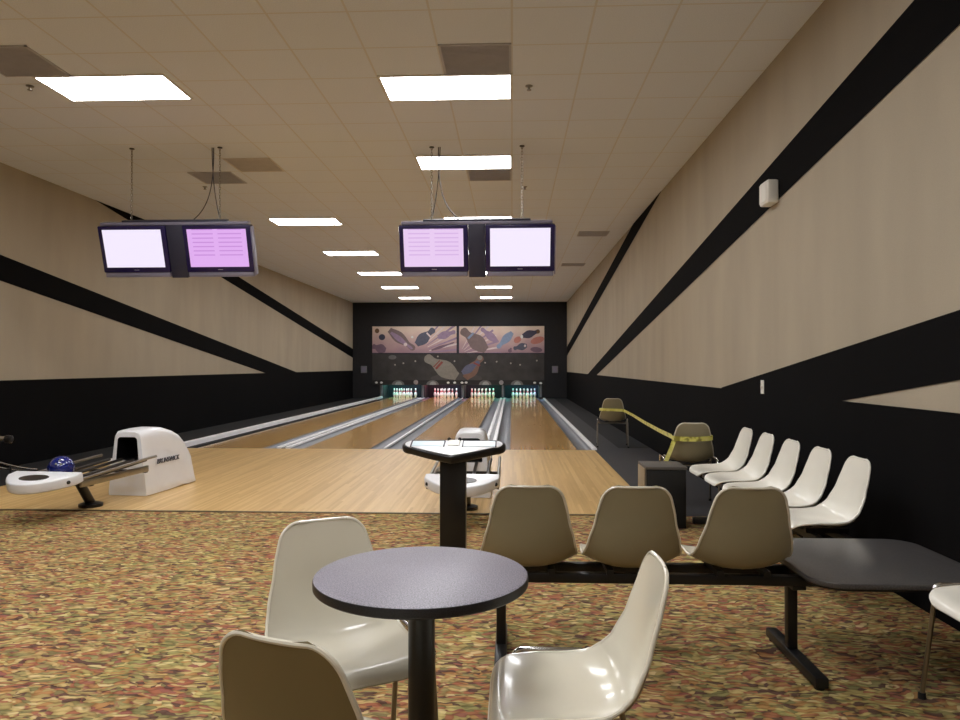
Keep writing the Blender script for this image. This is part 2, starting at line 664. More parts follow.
for cx in LANES:
    gutter(cx - HALF - GUT, cx - HALF)
    gutter(cx + HALF, cx + HALF + GUT)


def cap(x0, x1, z, m, name='lane_divider', y0=FOUL_Y + 0.05, y1=29.42, bev=0.012):
    b = MB()
    b.box(x0, x1, y0, y1, -0.18, z, bev=bev)
    return struct(b.build(name, m))


g = [(c - HALF - GUT, c + HALF + GUT) for c in LANES]
# ball-return pairs: two white caps with a grey track cover between
for (l, r) in ((g[0][1], g[1][0]), (g[2][1], g[3][0])):
    cap(l, l + 0.075, 0.03, M['cap'])
    cap(r - 0.075, r, 0.03, M['cap'])
    cap(l + 0.075, r - 0.075, 0.012, M['grey_strip'], 'track_cover', bev=0.004)
cap(g[1][1], g[2][0], 0.03, M['cap'])
cap(g[3][1], g[3][1] + 0.08, 0.03, M['cap'])
cap(g[0][0] - 0.09, g[0][0] - 0.0, 0.085, M['cap'], 'lane_rail', y0=9.4, bev=0.02)
b = MB()
b.box(XL, XR, FOUL_Y, END_Y, -0.25, -0.2)
struct(b.build('lane_bed', M['black_floor']))

# ceiling
b = MB()
b.box(XL - 0.1, XR + 0.1, YB - 0.1, END_Y + 0.1, ZC, ZC + 0.1)
struct(b.build('ceiling', M['ceiling']))


# side walls: tan fabric above a black dado, with black diagonal bands
def clip_poly(pts, zmin, zmax, ymin):
    def clip(poly, inside, inter):
        out = []
        for i in range(len(poly)):
            a, bb = poly[i], poly[(i + 1) % len(poly)]
            if inside(a):
                out.append(a)
                if not inside(bb):
                    out.append(inter(a, bb))
            elif inside(bb):
                out.append(inter(a, bb))
        return out

    def li(axis, val):
        def f(a, c):
            t = (val - a[axis]) / (c[axis] - a[axis])
            return (a[0] + t * (c[0] - a[0]), a[1] + t * (c[1] - a[1]))
        return f
    pts = clip(pts, lambda p: p[1] >= zmin, li(1, zmin))
    pts = clip(pts, lambda p: p[1] <= zmax, li(1, zmax))
    pts = clip(pts, lambda p: p[0] >= ymin, li(0, ymin))
    pts = clip(pts, lambda p: p[0] <= YF, li(0, YF))
    return pts


def ext(p, q, k):
    return (p[0] + (q[0] - p[0]) * k, p[1] + (q[1] - p[1]) * k)


def side_wall(name, X, out, dado, bands, tris):
    b = MB()
    x1 = X + out * 0.1
    b.box(min(X, x1), max(X, x1), YB, END_Y, -0.2, ZC, 0)
    xd = X - out * 0.006
    b.box(min(X, xd), max(X, xd), YB, YF, 0, dado, 1)
    xs = X - out * 0.005
    for pts in bands:
        pp = clip_poly(pts, dado - 0.02, ZC, YB)
        b.add([(xs, p[0], p[1]) for p in pp], [tuple(range(len(pp)))], 1)
    return struct(b.build(name, [M['tan_wall'], M['black_wall']], weld=False))


def PL(px, py):
    p = at_x(px, py, XL)
    return (p.y, p.z)


def PR(px, py):
    p = at_x(px, py, XR)
    return (p.y, p.z)


def band(pt, a0, a1, b0, b1, lo=1.3, hi=2.2):
    A0, A1, B0, B1 = pt(*a0), pt(*a1), pt(*b0), pt(*b1)
    return [ext(A0, A1, -(lo - 1)), ext(A0, A1, hi), ext(B0, B1, hi), ext(B0, B1, -(lo - 1))]


side_wall('wall_left', XL, -1, 1.14,
          [band(PL, (296, 372), (1, 255), (262, 372), (1, 281)),
           band(PL, (353, 349), (150, 221), (353, 358), (90, 197))], [])
rb = [band(PR, (588, 374), (915, 0), (598, 374), (960, 25)),
      band(PR, (567, 347), (635, 221), (567, 356), (660, 194))]
# broad black area rising toward the camera, with a tan wedge left inside it
pA, pB = PR(722, 387.5), PR(960, 310)
pT, pU, pV = PR(842, 401), PR(960, 380), PR(960, 412)
rb.append([(pA[0], 1.05), pA, ext(pA, pB, 1.8), ext(pT, pU, 3.5), pT, (pT[0], 1.05)])
side_wall('wall_right', XR, 1, 1.09, rb, [])

b = MB()
b.box(XL - 0.1, XR + 0.1, YB - 0.1, YB, -0.2, ZC)
struct(b.build('wall_back', M['plain_wall']))

# masking wall at the end of the lanes, with the pit opening below
OP0, OP1, OPZ = -5.46, 1.24, 0.60
b = MB()
b.box(XL, OP0, YF, YF + 0.1, -0.2, ZC)
b.box(OP1, XR, YF, YF + 0.1, -0.2, ZC)
b.box(OP0, OP1, YF, YF + 0.1, OPZ, ZC)
struct(b.build('wall_front', M['dark_wall']))
b = MB()
b.box(XL, XR, END_Y, END_Y + 0.1, -0.2, ZC)          # rear wall of the pit
struct(b.build('wall_pit', M['dark_wall']))
b = MB()
b.box(OP0, OP1, YF + 0.1, END_Y, OPZ + 0.35, OPZ + 0.4)   # underside of the pinsetters
struct(b.build('pinsetter_underside', M['dark_wall']))
for (px0, px1) in ((361, 367), (552, 558)):
    p0, p1 = at_y(px0, 366, YF), at_y(px1, 373, YF)
    b = MB()
    b.box(p0.x, p1.x, YF - 0.05, YF, p1.z, p0.z, 0, 0.012)
    b.box(p0.x + 0.03, p1.x - 0.03, YF - 0.055, YF - 0.045, p1.z + 0.03, p0.z - 0.03, 1)
    tag(b.build('wall_panel_box', [M['panel_grey'], M['silver']]), 'small grey box on the black end wall %s of the lane mural' % ('left' if px0 < 450 else 'right'), 'wall box', 'grey boxes beside the mural')

# ------------------------------------------------------------------ ceiling lights
LIGHT_W, LIGHT_D = 1.22, 0.61


def make_light():
    t = thing('ceiling_light', 'x', 'ceiling light')
    b = MB()
    w, d, e = LIGHT_W / 2, LIGHT_D / 2, 0.022
    for (x0, x1, y0, y1) in ((-w, w, -d, -d + e), (-w, w, d - e, d), (-w, -w + e, -d + e, d - e), (w - e, w, -d + e, d - e)):
        b.box(x0, x1, y0, y1, -0.012, 0.0)
    b.build('frame', M['fixture'], t)
    b = MB()
    b.box(-w + e, w - e, -d + e, d - e, -0.008, -0.002)
    b.build('diffuser', M['diffuser'], t)
    return t


YS = [6.48, 8.92, 12.58, 16.24, 19.90, 23.56, 27.22]
light0 = make_light()
ordn = ['nearest', 'second', 'third', 'fourth', 'fifth', 'sixth', 'farthest']
used = False
for col, cx, ys in (('right', -0.605, YS), ('left', -3.73, [YS[0]] + YS[2:])):
    for i, y in enumerate(ys):
        nm = 'farthest' if i == len(ys) - 1 else ordn[i]
        lab = 'glowing rectangular fluorescent ceiling light, %s of the %s row' % (nm, col)
        loc = (cx, (y if i else (6.30 if col == 'left' else 6.43)) + LIGHT_D / 2, ZC)
        if not used:
            light0.location = loc
            light0['label'] = lab
            light0['group'] = 'ceiling lights above the lanes'
            used = True
        else:
            dup(light0, loc, 0, lab, 'ceiling lights above the lanes')
# added unseen fixtures to brighten the seating area, above the frame
for (cx, sd) in ((-0.605, 'right'), (-3.73, 'left')):
    for y, nm in ((4.04, 'first'), (1.60, 'second'), (-0.84, 'third')):
        dup(light0, (cx, y + LIGHT_D / 2, ZC), 0, 'added unseen ceiling light over the carpet, %s behind the picture edge in the %s row' % (nm, sd), 'added ceiling lights over the seating')




# ceiling grilles
def grille(cx, cy, m, label, w=0.6, d=0.6):
    slot = M['vent_dark'] if m is M['vent'] else M['vent_pale_slot']
    t = thing('ceiling_vent', label, 'ceiling vent', (cx, cy, ZC), 0, 'ceiling grilles')
    b = MB()
    e = 0.02
    for (x0, x1, y0, y1) in ((-w / 2, w / 2, -d / 2, -d / 2 + e), (-w / 2, w / 2, d / 2 - e, d / 2), (-w / 2, -w / 2 + e, -d / 2, d / 2), (w / 2 - e, w / 2, -d / 2, d / 2)):
        b.box(x0, x1, y0, y1, -0.01, 0)
    b.build('frame', m, t)
    b = MB()
    b.box(-w / 2 + e, w / 2 - e, -d / 2 + e, d / 2 - e, -0.003, 0, 1)
    n = 22
    for k in range(n):
        y = -d / 2 + e + (k + 0.5) * (d - 2 * e) / n
        b.box(-w / 2 + e, w / 2 - e, y - 0.004, y + 0.004, -0.009, -0.003, 0)
    b.build('grille', [m, slot], t)


grille(-0.305, 6.43 - 0.305, M['vent'], 'square grey ceiling grille beside the nearest light of the right row')
grille(-4.27, 6.30 - 0.305, M['vent'], 'square grey ceiling grille beside the nearest light of the left row')
p = at_z(491, 177, ZC)
grille(-0.305, 9.84, M['vent'], 'square grey ceiling grille just beyond the second light of the right row')
p = at_z(219, 176, ZC)
grille(p.x - 0.05, 9.84, M['vent'], 'dark grey ceiling grille above the left pair of hanging screens')
p = at_z(253, 163.5, ZC)
grille(p.x, 9.23, M['vent_pale'], 'pale tan ceiling grille touching the dark one above the left screens')
p = at_z(593, 233.5, ZC)
grille(p.x, p.y, M['vent'], 'small looking tan grille near the right wall, nearer of two', 0.6, 0.5)
p = at_z(573, 264.5, ZC)
grille(p.x, p.y, M['vent'], 'small looking tan grille near the right wall, farther of two', 0.6, 0.5)

# sprinkler heads
for (px, py, lab) in ((30, 88, 'small sprinkler head left of the nearest light of the left row'), (529, 88, 'small sprinkler head right of the nearest light of the right row'),
                      (525, 188, 'small sprinkler head right of the second light of the right row'), (205, 188, 'small sprinkler head below the dark grille above the left screens')):
    p = at_z(px, py, ZC - 0.02)
    b = MB()
    b.lathe([(0, 0), (0.035, 0), (0.035, -0.006), (0.012, -0.012), (0.012, -0.035), (0.022, -0.037), (0.022, -0.042), (0, -0.042)], 14)
    tag(b.build('sprinkler_head', M['dull_chrome'], None, (p.x, p.y, ZC)), lab, 'sprinkler', 'ceiling sprinkler heads')


# ------------------------------------------------------------------ moulded shell
def lerp_tab(tab, t):
    for i in range(len(tab) - 1):
        if t <= tab[i + 1][0]:
            t0, v0 = tab[i]
            t1, v1 = tab[i + 1]
            k = (t - t0) / (t1 - t0)
            k = k * k * (3 - 2 * k) * 0.5 + k * 0.5
            return v0 + (v1 - v0) * k
    return tab[-1][1]


PROFILE = [(0.224, 0.402), (0.212, 0.421), (0.18, 0.432), (0.115, 0.430), (0.04, 0.420), (-0.04, 0.412), (-0.105, 0.416), (-0.150, 0.438),
           (-0.178, 0.485), (-0.194, 0.54), (-0.206, 0.60), (-0.217, 0.675), (-0.231, 0.75), (-0.239, 0.79)]
WIDTH = [(0, 0.192), (0.12, 0.205), (0.3, 0.212), (0.45, 0.213), (0.56, 0.208), (0.65, 0.197), (0.8, 0.170), (1, 0.136)]
LIFT = [(0, 0.0), (0.1, 0.014), (0.25, 0.032), (0.38, 0.048), (0.47, 0.066), (0.54, 0.066), (0.63, 0.049), (0.75, 0.029), (0.88, 0.014), (1, 0.006)]


def catmull(pts, n):
    P = [Vector((p[0], p[1])) for p in pts]
    P = [P[0] * 2 - P[1]] + P + [P[-1] * 2 - P[-2]]
    out = []
    for i in range(1, len(P) - 2):
        for k in range(n):
            t = k / n
            a, b_, c, d = P[i - 1], P[i], P[i + 1], P[i + 2]
            out.append(0.5 * ((2 * b_) + (c - a) * t + (2 * a - 5 * b_ + 4 * c - d) * t * t + (3 * b_ - a - 3 * c + d) * t ** 3))
    out.append(P[-2])
    return out


def shell_grid(ns=16):
    raw = catmull(PROFILE, 10)
    L = [0]
    for i in range(1, len(raw)):
        L.append(L[-1] + (raw[i] - raw[i - 1]).length)
    tot = L[-1]
    rf, rt = 0.075, 0.055
    ds = [rf * (1 - cos(pi / 2 * k / 7)) for k in range(8)]
    nm = 26
    ds += [rf + (tot - rf - rt) * (k + 1) / nm for k in range(nm)]
    ds += [tot - rt * (1 - sin(pi / 2 * k / 7)) for k in range(1, 8)]

    def at(d):
        for i in range(len(L) - 1):
            if d <= L[i + 1] + 1e-9:
                k = (d - L[i]) / max(1e-9, L[i + 1] - L[i])
                return raw[i].lerp(raw[i + 1], k), (raw[i + 1] - raw[i]).normalized()
        return raw[-1], (raw[-1] - raw[-2]).normalized()
    grid = []
    for d in ds:
        p, t = at(d)
        e = 0.02
        ta = (at(min(tot, d + e))[0] - at(max(0, d - e))[0]).normalized()
        nrm = Vector((-ta.y, ta.x))           # (y,z) normal
        if nrm.y < 0 and abs(nrm.y) > abs(nrm.x):
            nrm = -nrm
        if nrm.x < 0 and abs(nrm.x) >= abs(nrm.y):
            nrm = -nrm
        w = lerp_tab(WIDTH, d / tot)
        if d < rf:
            w = w - rf + sqrt(max(0, rf * rf - (rf - d) ** 2))
        if tot - d < rt:
            q = tot - d
            w = w - rt + sqrt(max(0, rt * rt - (rt - q) ** 2))
        lf = lerp_tab(LIFT, d / tot)
        row = []
        for k in range(ns + 1):
            s = -1 + 2 * k / ns
            s = s * (1.5 - 0.5 * s * s)
            off = lf * abs(s) ** 2.4
            row.append(Vector((s * w, p.x + nrm.x * off, p.y + nrm.y * off)))
        grid.append(row)
    return grid


GRID = shell_grid()


def build_shell(name, parent, inner, outer, rimmat, loc=(0, 0, 0)):
    nr, nc = len(GRID), len(GRID[0])
    N = []
    for i in range(nr):
        rown = []
        for k in range(nc):
            a = GRID[min(i + 1, nr - 1)][k] - GRID[max(i - 1, 0)][k]
            c = GRID[i][min(k + 1, nc - 1)] - GRID[i][max(k - 1, 0)]
            n = c.cross(a)
            rown.append(-n.normalized())
        N.append(rown)
    b = MB()
    vi = [p for r in GRID for p in r]
    th = 0.007
    vo = [GRID[i][k] - N[i][k] * th * (1 if N[i][k].z + N[i][k].y > 0 else -1) for i in range(nr) for k in range(nc)]
    fs = [(i * nc + k, i * nc + k + 1, (i + 1) * nc + k + 1, (i + 1) * nc + k) for i in range(nr - 1) for k in range(nc - 1)]
    b.add(vi, fs, 0, True)
    b.add(vo, [f[::-1] for f in fs], 1, True)
    o = b.build(name, [inner, outer], parent, loc, weld=False)
    # rolled rim
    loop = [GRID[0][k] for k in range(nc)] + [GRID[i][-1] for i in range(1, nr)] + [GRID[-1][k] for k in range(nc - 2, -1, -1)] + [GRID[i][0] for i in range(nr - 2, 0, -1)]
    lo2 = [loop[0]]
    for p in loop[1:]:
        if (p - lo2[-1]).length > 0.004:
            lo2.append(p)
    mid = [q - Vector((0, 0.004, 0.004)) for q in lo2]
    rb_ = MB()
    rb_.tube(mid, 0.0062, 0, 8, closed=True)
    rb_.build('rim', rimmat, o, weld=False)
    return o


# ------------------------------------------------------------------ stacking chair with chrome legs
def make_stack_chair(label, outer, loc, rz, group, inner=None):
    t = thing('shell_chair', label, 'chair', loc, rz, group)
    inner = inner or M['ivory']
    build_shell('seat_shell', t, inner, outer, inner, (0, 0, 0.009))
    LX, r = 0.247, 0.0095
    for sx in (-1, 1):
        for (yt, yb) in ((0.155, 0.205), (-0.150, -0.215)):
            b = MB()
            b.tube([(sx * 0.242, yt, 0.408), (sx * LX, yb, 0.012)], r, 0, 10)
            lg = b.build('leg', M['dull_chrome'], t)
            b = MB()
            b.lathe([(0, 0), (0.015, 0), (0.014, 0.022), (0.0096, 0.024)], 12, 0, (sx * LX, yb, 0))
            b.build('rubber_foot', M['rubber'], lg)
        b = MB()
        pts = [(sx * 0.242, 0.158, 0.408)]
        for k in range(9):
            a = pi / 2 * k / 8
            pts.append((sx * 0.245, 0.158 - 0.03 + 0.03 * cos(a), 0.428 + 0.026 * sin(a)))
        pts += [(sx * 0.245, -0.11, 0.452), (sx * 0.245, -0.14, 0.444), (sx * 0.242, -0.152, 0.408)]
        b.tube(pts, r, 0, 10)
        b.build('side_bar', M['chrome'], t)
    for y in (0.12, -0.10):
        b = MB()
        b.tube([(-0.245, y, 0.45), (-0.24, y, 0.40), (-0.21, y, 0.385), (0.21, y, 0.385), (0.24, y, 0.40), (0.245, y, 0.45)], 0.008, 0, 8)
        b.build('crossbar', M['dull_chrome'], t)
    return t


def face(fx, fy):            # rotation that turns local +y to this direction
    return atan2(-fx, fy)


G1 = 'shell chairs at the round table'
make_stack_chair('ivory moulded chair left of the round table, front of its seat to the camera', M['ivory_deep_shade'], (-0.535, 2.25, 0), face(0.49, -0.87), G1)
make_stack_chair('chair before the round table with its shade-darkened back to the camera', M['ivory_deep_shade'], (-0.375, 1.605, 0), face(0.36, 0.93), G1)
make_stack_chair('ivory moulded chair right of the round table, seen from its side', M['ivory_deep_shade'], (0.162, 1.985, 0), face(-1.0, 0.0), G1)
make_stack_chair('white seat with chrome leg cut off by right edge, beside dark bench table', M['ivory_shade'], (1.84, 2.715, 0), face(-1, 0), None, M['white_seat'])
t1 = make_stack_chair('far ivory chair by the lane wrapped with yellow tape', M['ivory_shade'], (1.66, 12.02, 0), face(0.1, 1), 'chairs holding the yellow tape')
t2 = make_stack_chair('nearer ivory chair behind black cabinet with yellow tape across its back', M['ivory_shade'], (1.69, 7.0, 0), face(0.05, 1), 'chairs holding the yellow tape')

# caution tape: chair to chair, round both backs, a loose end hanging
tape_pts = [(1.435, 11.93, 0.61), (1.445, 11.83, 0.62), (1.50, 11.755, 0.62), (1.66, 11.74, 0.615), (1.80, 11.72, 0.61), (1.75, 10.6, 0.615), (1.68, 9.2, 0.61), (1.60, 7.9, 0.625),
            (1.52, 6.95, 0.655), (1.50, 6.84, 0.655), (1.505, 6.765, 0.655), (1.60, 6.748, 0.65), (1.70, 6.742, 0.65), (1.80, 6.752, 0.655), (1.862, 6.78, 0.66), (1.868, 6.84, 0.66), (1.85, 6.90, 0.66)]
b = MB()
vs = []
for (x, y, z) in tape_pts:
    vs += [(x, y, z - 0.022), (x, y, z + 0.022)]
b.add(vs, [(2 * i, 2 * i + 2, 2 * i + 3, 2 * i + 1) for i in range(len(tape_pts) - 1)], 0, True)
hang = [(1.502, 6.76, 0.64), (1.485, 6.745, 0.60), (1.46, 6.735, 0.54), (1.43, 6.73, 0.47), (1.415, 6.725, 0.44)]
vs = []
for (x, y, z) in hang:
    vs += [(x - 0.02, y, z), (x + 0.02, y, z - 0.006)]
b.add(vs, [(2 * i, 2 * i + 2, 2 * i + 3, 2 * i + 1) for i in range(len(hang) - 1)], 0, True)
tag(b.build('caution_tape', M['tape'], weld=False), 'yellow caution tape strung between the two ivory chairs', 'tape')

# ------------------------------------------------------------------ bench of three seats with attached table
BY = 3.33
bench = thing('beam_bench', 'black beam bench with three ivory shell seats and attached charcoal table top', 'bench', (0.0, BY, 0))
for x in (0.075, 0.532, 1.012):
    s = build_shell('seat_shell', bench, M['ivory'], M['ivory_shade'], M['ivory'], (x, 0, 0.024))
for yb in (-0.09, 0.075):
    b = MB()
    b.box(-0.16, 1.82, yb - 0.02, yb + 0.02, 0.362, 0.405, 0, 0.004)
    b.build('beam', M['black_metal'], bench)
for x in (0.075, 0.532, 1.012):
    for sx in (-0.1, 0.1):
        b = MB()
        b.box(x + sx - 0.015, x + sx + 0.015, -0.13, 0.13, 0.405, 0.428)
        b.build('seat_bracket', M['black_metal'], bench)
for x in (-0.05, 1.262):
    b = MB()
    b.box(x - 0.022, x + 0.022, -0.022, 0.022, 0.05, 0.365, 0, 0.004)
    b.box(x - 0.03, x + 0.03, -0.1, 0.1, 0.34, 0.365, 0, 0.004)
    lg = b.build('leg', M['black_metal'], bench)
    b = MB()
    b.box(x - 0.027, x + 0.027, -0.33, 0.25, 0.012, 0.055, 0, 0.006)
    ft = b.build('foot', M['black_metal'], lg)
    b = MB()
    for y in (-0.30, 0.22):
        b.lathe([(0, 0), (0.02, 0), (0.02, 0.012), (0, 0.012)], 12, 0, (x, y, 0))
    b.build('glide', M['rubber'], lg)


def round_rect(x0, x1, y0, y1, r, n=8):
    pts = []
    for (cx, cy, a0) in ((x1 - r, y1 - r, 0), (x0 + r, y1 - r, 90), (x0 + r, y0 + r, 180), (x1 - r, y0 + r, 270)):
        for k in range(n + 1):
            a = radians(a0 + 90 * k / n)
            pts.append((cx + r * cos(a), cy + r * sin(a)))
    return pts


b = MB()
b.prism(round_rect(1.235, 2.00, -0.36, 0.43, 0.13), 0.426, 0.448, 0, 0.004)
tt = b.build('table_top', M['side_top'], bench)
b = MB()
b.prism(round_rect(1.238, 1.997, -0.357, 0.427, 0.13), 0.418, 0.427, 0)
b.build('edge_band', M['black_plastic'], tt)
for x in (1.5, 1.76):
    b = MB()
    b.box(x, x + 0.04, -0.2, 0.2, 0.404, 0.419)
    b.build('table_bracket', M['black_metal'], bench)

# ------------------------------------------------------------------ row of five white seats along the right wall
wrow = thing('beam_bench', 'row of five white shell seats along the black right wall', 'bench', (1.79, 5.3, 0), face(-1, 0))
XSS = (-1.0, -0.5, 0.0, 0.5, 1.0)
for x in XSS:
    build_shell('seat_shell', wrow, M['white_seat'], M['white_seat'], M['white_seat'], (x, 0, 0))
for yb in (-0.08, 0.08):
    b = MB()
    b.box(-1.2, 1.2, yb - 0.02, yb + 0.02, 0.335, 0.378, 0, 0.004)
    b.build('beam', M['black_metal'], wrow)
for x in XSS:
    for sx in (-0.1, 0.1):
        b = MB()
        b.box(x + sx - 0.015, x + sx + 0.015, -0.12, 0.12, 0.378, 0.404)
        b.build('seat_bracket', M['black_metal'], wrow)
for x in (-0.85, 0.85):
    b = MB()
    b.box(x - 0.022, x + 0.022, -0.022, 0.022, 0.05, 0.345, 0, 0.004)
    b.box(x - 0.03, x + 0.03, -0.1, 0.1, 0.315, 0.338, 0, 0.004)
    lg = b.build('leg', M['black_metal'], wrow)
    b = MB()
    b.box(x - 0.027, x + 0.027, -0.27, 0.27, 0.0, 0.055, 0, 0.006)
    b.build('foot', M['black_metal'], lg)

# ------------------------------------------------------------------ round table
tab = thing('round_table', 'round grey laminate cafe table on a black pedestal', 'table', (-0.258, 2.05, 0))
n = 72
b = MB()
b.lathe([(0, 0.738), (0.296, 0.738), (0.302, 0.735)], n, 0)
b.lathe([(0.302, 0.735), (0.304, 0.730), (0.304, 0.712), (0.300, 0.708), (0, 0.708)], n, 1)
b.build('table_top', [M['table_top'], M['table_edge']], tab)
b = MB()
b.lathe([(0.0, 0.03), (0.038, 0.03), (0.038, 0.70), (0, 0.70)], 28)
b.build('pedestal', M['black_metal'], tab)
b = MB()
b.box(-0.13, 0.13, -0.02, 0.02, 0.692, 0.708)
b.box(-0.02, 0.02, -0.13, 0.13, 0.692, 0.708)
b.build('mounting_plate', M['black_metal'], tab)
b = MB()
b.lathe([(0, 0.012), (0.07, 0.012), (0.07, 0.04), (0.045, 0.055), (0, 0.055)], 32)
for k in range(4):
    a = radians(30 + 90 * k)
    L = [(0.03, 0.034, 0.012, 0.045), (0.14, 0.030, 0.010, 0.036), (0.25, 0.022, 0.0, 0.022)]
    loops = []
    for (rr, hw, z0, z1) in L:
        loops.append([(rr * cos(a) - sy * hw * sin(a), rr * sin(a) + sy * hw * cos(a), z) for (sy, z) in ((-1, z0), (1, z0), (0.8, z1), (-0.8, z1))])
    b.loft(loops, 0, True, True, False)
b.build('base', M['black_metal'], tab)

# ------------------------------------------------------------------ scoring console
con = thing('scoring_console', 'black pedestal scoring console with silver keypad top before the approach', 'scoring console', (-0.385, 4.72, 0))
b = MB()
b.box(-0.085, 0.085, -0.05, 0.05, 0.02, 0.745, 0, 0.008)
b.build('post', M['black_plastic'], con)
b = MB()
b.box(-0.17, 0.17, -0.15, 0.15, 0.0, 0.02, 0, 0.006)
b.build('base_plate', M['black_metal'], con)
tilt = Matrix.Translation((0, 0, 0.781)) @ Matrix.Rotation(radians(14), 4, 'X')


def console_outline(sx=1.0, inset=0.0):
    pts = []
    W, yb, yf = 0.345 - inset, 0.13 - inset, -0.185 + inset
    # back edge, rounded ends, shallow V at the front
    re = 0.075 - inset * 0.5
    for k in range(9):
        a = radians(90 - 150 * k / 8)
        pts.append((W - re + re * cos(a), yb - re + re * sin(a)))
    for k in range(1, 12):
        t = k / 12
        x = (W - 0.035) * (1 - t)
        y = (yb - 2 * re + 0.02) * (1 - t) + yf * t
        pts.append((x, y - 0.012 * sin(pi * t)))
    pts.append((0, yf))
    left = [(-x, y) for (x, y) in pts[:-1]][::-1]
    return (pts + left)


b = MB()
b.prism(console_outline(), -0.035, 0.02, 0, 0.018, 4, tilt)
hd = b.build('console_head', M['black_plastic'], con)
b = MB()
b.prism(console_outline(inset=0.022), 0.015, 0.023, 0, 0.003, 2, tilt)
b.build('face_plate', M['white_plastic'], hd)
for sx, lab in ((-1, 1), (1, 1)):
    b = MB()
    x0, x1 = (0.065, 0.275)
    xa, xb = (sx * x0, sx * x1) if sx > 0 else (sx * x1, sx * x0)
    bm = bmesh.new()
    b.prism([(xa, -0.01), (xb, -0.01 + 0.0), (xb, 0.085), (xa, 0.085)], 0.022, 0.027, 0, 0.002, 1, tilt)
    b.build('keypad', M['keypad'], hd)
    b = MB()
    for (fx0, fx1, fy0, fy1) in ((xa - 0.008, xb + 0.008, 0.085, 0.093), (xa - 0.008, xa, -0.018, 0.085), (xb, xb + 0.008, -0.018, 0.085)):
        b.prism([(fx0, fy0), (fx1, fy0), (fx1, fy1), (fx0, fy1)], 0.021, 0.029, 0, 0, 1, tilt)
    b.build('keypad_bezel', M['slate'], hd)
b = MB()
b.prism(round_rect(-0.04, 0.04, 0.0, 0.10, 0.012, 3), 0.022, 0.030, 0, 0.002, 1, tilt)
b.build('centre_keypad', M['panel_white'], hd)
for sx in (-1, 1):
    b = MB()
    c = tilt @ Vector((sx * 0.035, 0.105, 0.03))
    b.sphere(c, 0.014, 0, 12, 8)
    b.build('button', M['black_plastic'], hd)


# ------------------------------------------------------------------ ball return
def trap_loop(wb, wt, z0, z1, r, y, n=48):
    # rounded trapezoid, closed loop evenly sampled from the bottom centre
    cor = [(wb, z0, 0.004), (wt, z1, r), (-wt, z1, r), (-wb, z0, 0.004)]
    dense = []
    for i in range(4):
        p = Vector(cor[i][:2])
        pr = Vector(cor[i - 1][:2])
        nx = Vector(cor[(i + 1) % 4][:2])
        rr = cor[i][2]
        a, c = (pr - p).normalized(), (nx - p).normalized()
        rr = min(rr, 0.49 * (pr - p).length, 0.49 * (nx - p).length)
        for k in range(9):
            t = k / 8
            q0, q2 = p + a * rr, p + c * rr
            dense.append(q0 * (1 - t) ** 2 + p * 2 * t * (1 - t) + q2 * t * t)
    dense = [Vector((0, z0))] + dense + [Vector((0, z0))]
    L = [0]
    for i in range(1, len(dense)):
        L.append(L[-1] + (dense[i] - dense[i - 1]).length)
    out = []
    for k in range(n):
        d = L[-1] * k / n
        for i in range(len(L) - 1):
            if d <= L[i + 1]:
                q = dense[i].lerp(dense[i + 1], (d - L[i]) / max(1e-9, L[i + 1] - L[i]))
                break
        out.append(Vector((q.x, y, q.y)))
    return out


